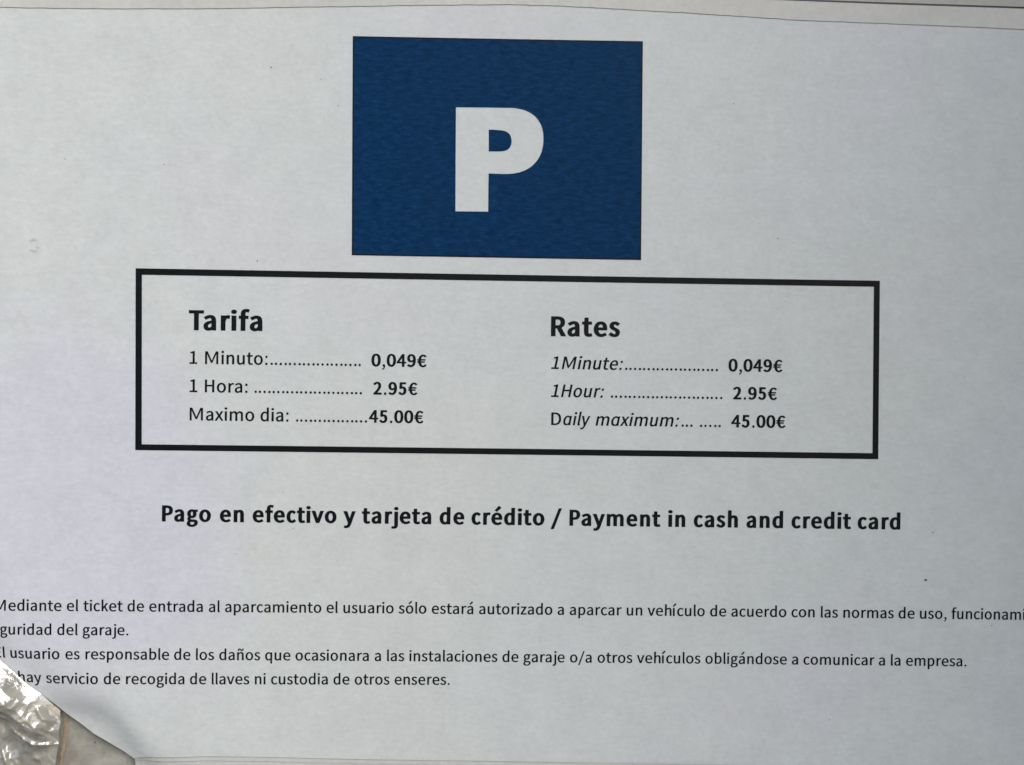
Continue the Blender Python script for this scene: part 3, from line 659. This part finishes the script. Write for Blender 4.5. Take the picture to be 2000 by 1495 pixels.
KERN = {('T', 'a'): -75, ('P', 'a'): -28, ('r', 'a'): -8, ('D', 'a'): 0}
def layout(text, style):
    """positions (em/1000) of every glyph"""
    x = 0
    out = []
    prev = None
    for c in text:
        x += KERN.get((prev, c), 0)
        if c != ' ':
            out.append((c, x))
        x += {'b': ADB, 'i': ADI, 'r': ADV}[style][c] / 2.048
        prev = c
    return out, x

def word_mesh(name, glyphs, style, em, org, ex, ey, xscale, parent, mat=TEXTINK):
    """glyphs: [(char, x em/1000)]; org: (u, v); ex, ey: unit vectors of the baseline and up"""
    V, F = [], []
    for c, x in glyphs:
        v, f, _ = glyph(c, style)
        o = len(V)
        for a, b in v:
            X = (x + a) * em * xscale / 1000
            Y = b * em / 1000
            V.append((org[0] + ex[0] * X + ey[0] * Y, org[1] + ex[1] * X + ey[1] * Y))
        F += [tuple(i + o for i in t) for t in f]
    return V, F

def emit(name, V, F, parent, mat=TEXTINK, step=.006, lift=INK):
    return drape(name, V, F, lift, mat, parent, step)

def ink_extent(text, style):
    gl, adv = layout(text, style)
    lo = min(x + min(p[0] for p in glyph(c, style)[0]) for c, x in gl)
    hi = max(x + max(p[0] for p in glyph(c, style)[0]) for c, x in gl)
    return gl, lo, hi

def unit(a, b):
    d = math.hypot(b[0] - a[0], b[1] - a[1])
    e = ((b[0] - a[0]) / d, (b[1] - a[1]) / d)
    return e, (-e[1], e[0]), d

NAMES = {'Tarifa': 'heading', 'Rates': 'heading'}
for kind, chunks in LAY['rows']:
    if kind == 'text_line':
        text, style, em, u0, v0, v1, u1, starts = chunks[0]
        text = text.replace('|', '')      # a word cut in two in the data is one word on the sheet
        em *= .001
        A, B_ = (u0 * .001, v0 * .001), (u1 * .001, v1 * .001)
        ex, ey, d = unit(A, B_)
        gl, adv = layout(text, style)
        par = empty(kind, (A[0], 0, A[1]), notice)
        words, cur, prevx = [], [], None
        i = 0
        for ch in text:
            if ch == ' ':
                if cur: words.append(cur); cur = []
            else:
                cur.append(gl[i]); i += 1
        words.append(cur)
        for w, (st, wx) in zip(words, starts):
            o_ = ((st * .001) - A[0]) / ex[0]
            org = (A[0] + ex[0] * o_, A[1] + ex[1] * o_)
            V, F = word_mesh('word', [(c, x - w[0][1]) for c, x in w], style, em, org, ex, ey, wx, par)
            o = emit('word', V, F, par)
            o.location = (-A[0], 0, -A[1])
        continue
    par = notice if kind == 'heading' else None
    first = chunks[0]
    if par is None:
        par = empty('rate_row', (first[3] * .001, 0, first[4] * .001), notice)
        base_off = (-first[3] * .001, 0, -first[4] * .001)
    else:
        base_off = (0, 0, 0)
    # one common baseline direction per row
    last = chunks[-1]
    for ck in chunks:
        if ck[0] == 'dots':
            n = ck[1]
            a, b = (ck[2] * .001, ck[3] * .001), (ck[4] * .001, ck[5] * .001)
            V, F = [], []
            rr = .0003
            for i in range(n):
                t = i / (n - 1)
                jig = (0.00006 if i % 3 == 0 else (-.00003 if i % 3 == 1 else 0))
                cx, cy = a[0] + (b[0] - a[0]) * t + jig, a[1] + (b[1] - a[1]) * t + rr * .95
                o = len(V)
                for k in range(12):
                    V.append((cx + rr * math.cos(k * math.pi / 6), cy + rr * 1.03 * math.sin(k * math.pi / 6)))
                F.append(tuple(range(o, o + 12)))
            o = emit('dot_leader', V, F, par)
            o.location = base_off
            continue
        text, style, pt, u0, v0, u1, v1 = ck
        em = pt * .3528e-3
        gl, lo, hi = ink_extent(text, style)
        A, B_ = (u0 * .001, v0 * .001), (u1 * .001, v1 * .001)
        ex, ey, d = unit(A, B_)
        xs = d / ((hi - lo) * em / 1000)
        if __name__ == '__main__':
            print('CHUNK', text, 'xscale %.3f' % xs)
        org = (A[0] - ex[0] * lo * em * xs / 1000, A[1] - ex[1] * lo * em * xs / 1000)
        V, F = word_mesh('w', gl, style, em, org, ex, ey, xs, par)
        nm = 'heading' if kind == 'heading' else ('price' if '€' in text else 'item_name')
        o = emit(nm, V, F, par, TEXTINK)
        o.location = base_off

# specks of dirt and the scuff on the sheet
V, F = [], []
for x, y, r in LAY['specks']:
    x *= .001; y *= .001; r *= .00007
    o = len(V)
    an = random.random() * 6
    for k in range(8):
        q_ = r * (1 + .35 * random.uniform(-1, 1))
        V.append((x + q_ * 1.25 * math.cos(k * math.pi / 4 + an), y + q_ * math.sin(k * math.pi / 4 + an)))
    F.append(tuple(range(o, o + 8)))
for _ in range(150):
    x, y = random.uniform(-.125, .135), random.uniform(-.094, .088)
    r = random.uniform(.00006, .00013)
    o = len(V)
    for k in range(6):
        q_ = r * (1 + .4 * random.uniform(-1, 1))
        V.append((x + q_ * 1.5 * math.cos(k * math.pi / 3), y + q_ * .7 * math.sin(k * math.pi / 3)))
    F.append(tuple(range(o, o + 6)))
drape('dirt_specks', V[:8 * len(LAY['specks'])], F[:len(LAY['specks'])], INK, SPECK, notice, .02, kind='stuff')
n0 = 8 * len(LAY['specks'])
drape('faint_specks', V[n0:], [tuple(i - n0 for i in f) for f in F[len(LAY['specks']):]], INK, SCUFF, notice, .02, kind='stuff')
sc = mm(LAY['scuff'])
V, F = [], []
for i, (a, b) in enumerate(sc):
    p = sc[max(0, i - 1)]; n_ = sc[min(len(sc) - 1, i + 1)]
    e, nn, d = unit(p, n_)
    w = .00034
    V += [(a - nn[0] * w, b - nn[1] * w), (a + nn[0] * w, b + nn[1] * w)]
    if i:
        k = 2 * i
        F.append((k - 2, k - 1, k + 1, k))
drape('scuff_mark', V, F, INK * .6, SCUFF, notice, .02)

# ------------------------------------------------------------------ crumpled clear film over the corner
tape_poly = mm(LAY['tape'])
ridges = [(mm(pts), h * .001, w * .001) for pts, h, w in LAY['ridges']]
def seg_dist(p, pts):
    best = 9
    for a, b in zip(pts, pts[1:]):
        dx, dy = b[0] - a[0], b[1] - a[1]
        t = max(0, min(1, ((p[0] - a[0]) * dx + (p[1] - a[1]) * dy) / (dx * dx + dy * dy)))
        x, y = p[0] - a[0] - dx * t, p[1] - a[1] - dy * t
        d = math.hypot(x, y)
        if d < abs(best):
            s = 1 if (dx * (p[1] - a[1]) - dy * (p[0] - a[0])) > 0 else -1
            best = d * s
    return best
rnd = random.Random(11)
folds = []
for _ in range(34):
    an = rnd.uniform(0, math.pi)
    folds.append((math.cos(an), math.sin(an), rnd.uniform(-.12, .12), rnd.uniform(-1, 1)))
def crumple(u, v):
    x, y = (u + .118) * 1000, (v + .085) * 1000
    wx = x + 1.6 * noise.noise(Vector((x * .22, y * .22, 0))); wy = y + 1.6 * noise.noise(Vector((x * .22, y * .22, 9)))
    h = 0
    for c, s, o, a in folds:
        h += a * abs(c * wx + s * wy - o * 90)
    f = 0
    for sc_, am in ((170, .60), (340, .42), (760, .10)):
        f += am * (1 - 2.6 * abs(noise.noise(Vector((u * sc_, v * sc_ * .8, sc_)))))
    return h * .000030 + f * .00075
def tape_height(u, v):
    e = seg_dist((u, v), tape_poly[:6])
    edge = min(1, max(0, -e if e < 0 else e) / .003)
    lift = .0002 + .0014 * min(1, abs(e) / .005)
    for pts, h, w in ridges:
        d = seg_dist((u, v), pts)
        # steep on the upper right side, gentler below
        ww = w if d > 0 else w * 1.8
        lift += min(1, .35 + abs(e) / .0012) * h * math.exp(-(abs(d) / ww) ** 1.4)
    c = crumple(u, v)
    return lift + max(-.0010, min(.0016, c)) * edge
us = [p[0] for p in tape_poly]; vs_ = [p[1] for p in tape_poly]
flat, tris = poly_fill([densify(tape_poly + [tape_poly[0]], .0008)[:-1]])
bm = cut_fine(flat, tris, .00024)
bmesh.ops.remove_doubles(bm, verts=bm.verts[:], dist=1e-7)
for v in bm.verts:
    u, w = v.co.x, v.co.z
    v.co = (u, min(surf(u, w), .004) - tape_height(u, w), w)
bm.normal_update()
if sum(f.normal.y for f in bm.faces) > 0:
    bmesh.ops.reverse_faces(bm, faces=bm.faces[:])
me = bpy.data.meshes.new('film')
bm.to_mesh(me); bm.free()
me.polygons.foreach_set('use_smooth', [True] * len(me.polygons))
tape = empty('crumpled_tape', (tape_poly[2][0], 0, tape_poly[2][1]), label='crumpled glossy clear tape stuck over the torn bottom left corner of the notice', category='tape')
fo = link('film', me, TAPE, tape)
fo.location = (-tape_poly[2][0], 0, -tape_poly[2][1])
# the dirty brown edge of the tape: a thin irregular bead
cr = densify(mm(LAY['crease']), .0005)
V, F = [], []
for i, (a, b) in enumerate(cr):
    p = cr[max(0, i - 1)]; n_ = cr[min(len(cr) - 1, i + 1)]
    e, nn, d = unit(p, n_)
    t = i / len(cr)
    w = (.00075 - .00035 * t) * (1 + .7 * noise.noise(Vector((a * 2000, b * 2000, 0))))
    k = .0003 * noise.noise(Vector((b * 900, 2, 0)))
    y = .0049 - .00035
    for s, hgt in ((-1, 0), (-.5, .00012), (.4, .0001), (1, 0)):
        V.append((a + k + nn[0] * w * s, y - hgt, b + nn[1] * w * s))
    if i:
        o = 4 * i
        for j in range(3):
            F.append((o - 4 + j, o - 3 + j, o + 1 + j, o + j))
me = mesh('dirty_edge', V, F, True)
eo = link('dirty_edge', me, RUST, tape)
eo.location = (-tape_poly[2][0], 0, -tape_poly[2][1])
bpy.context.view_layer.update()
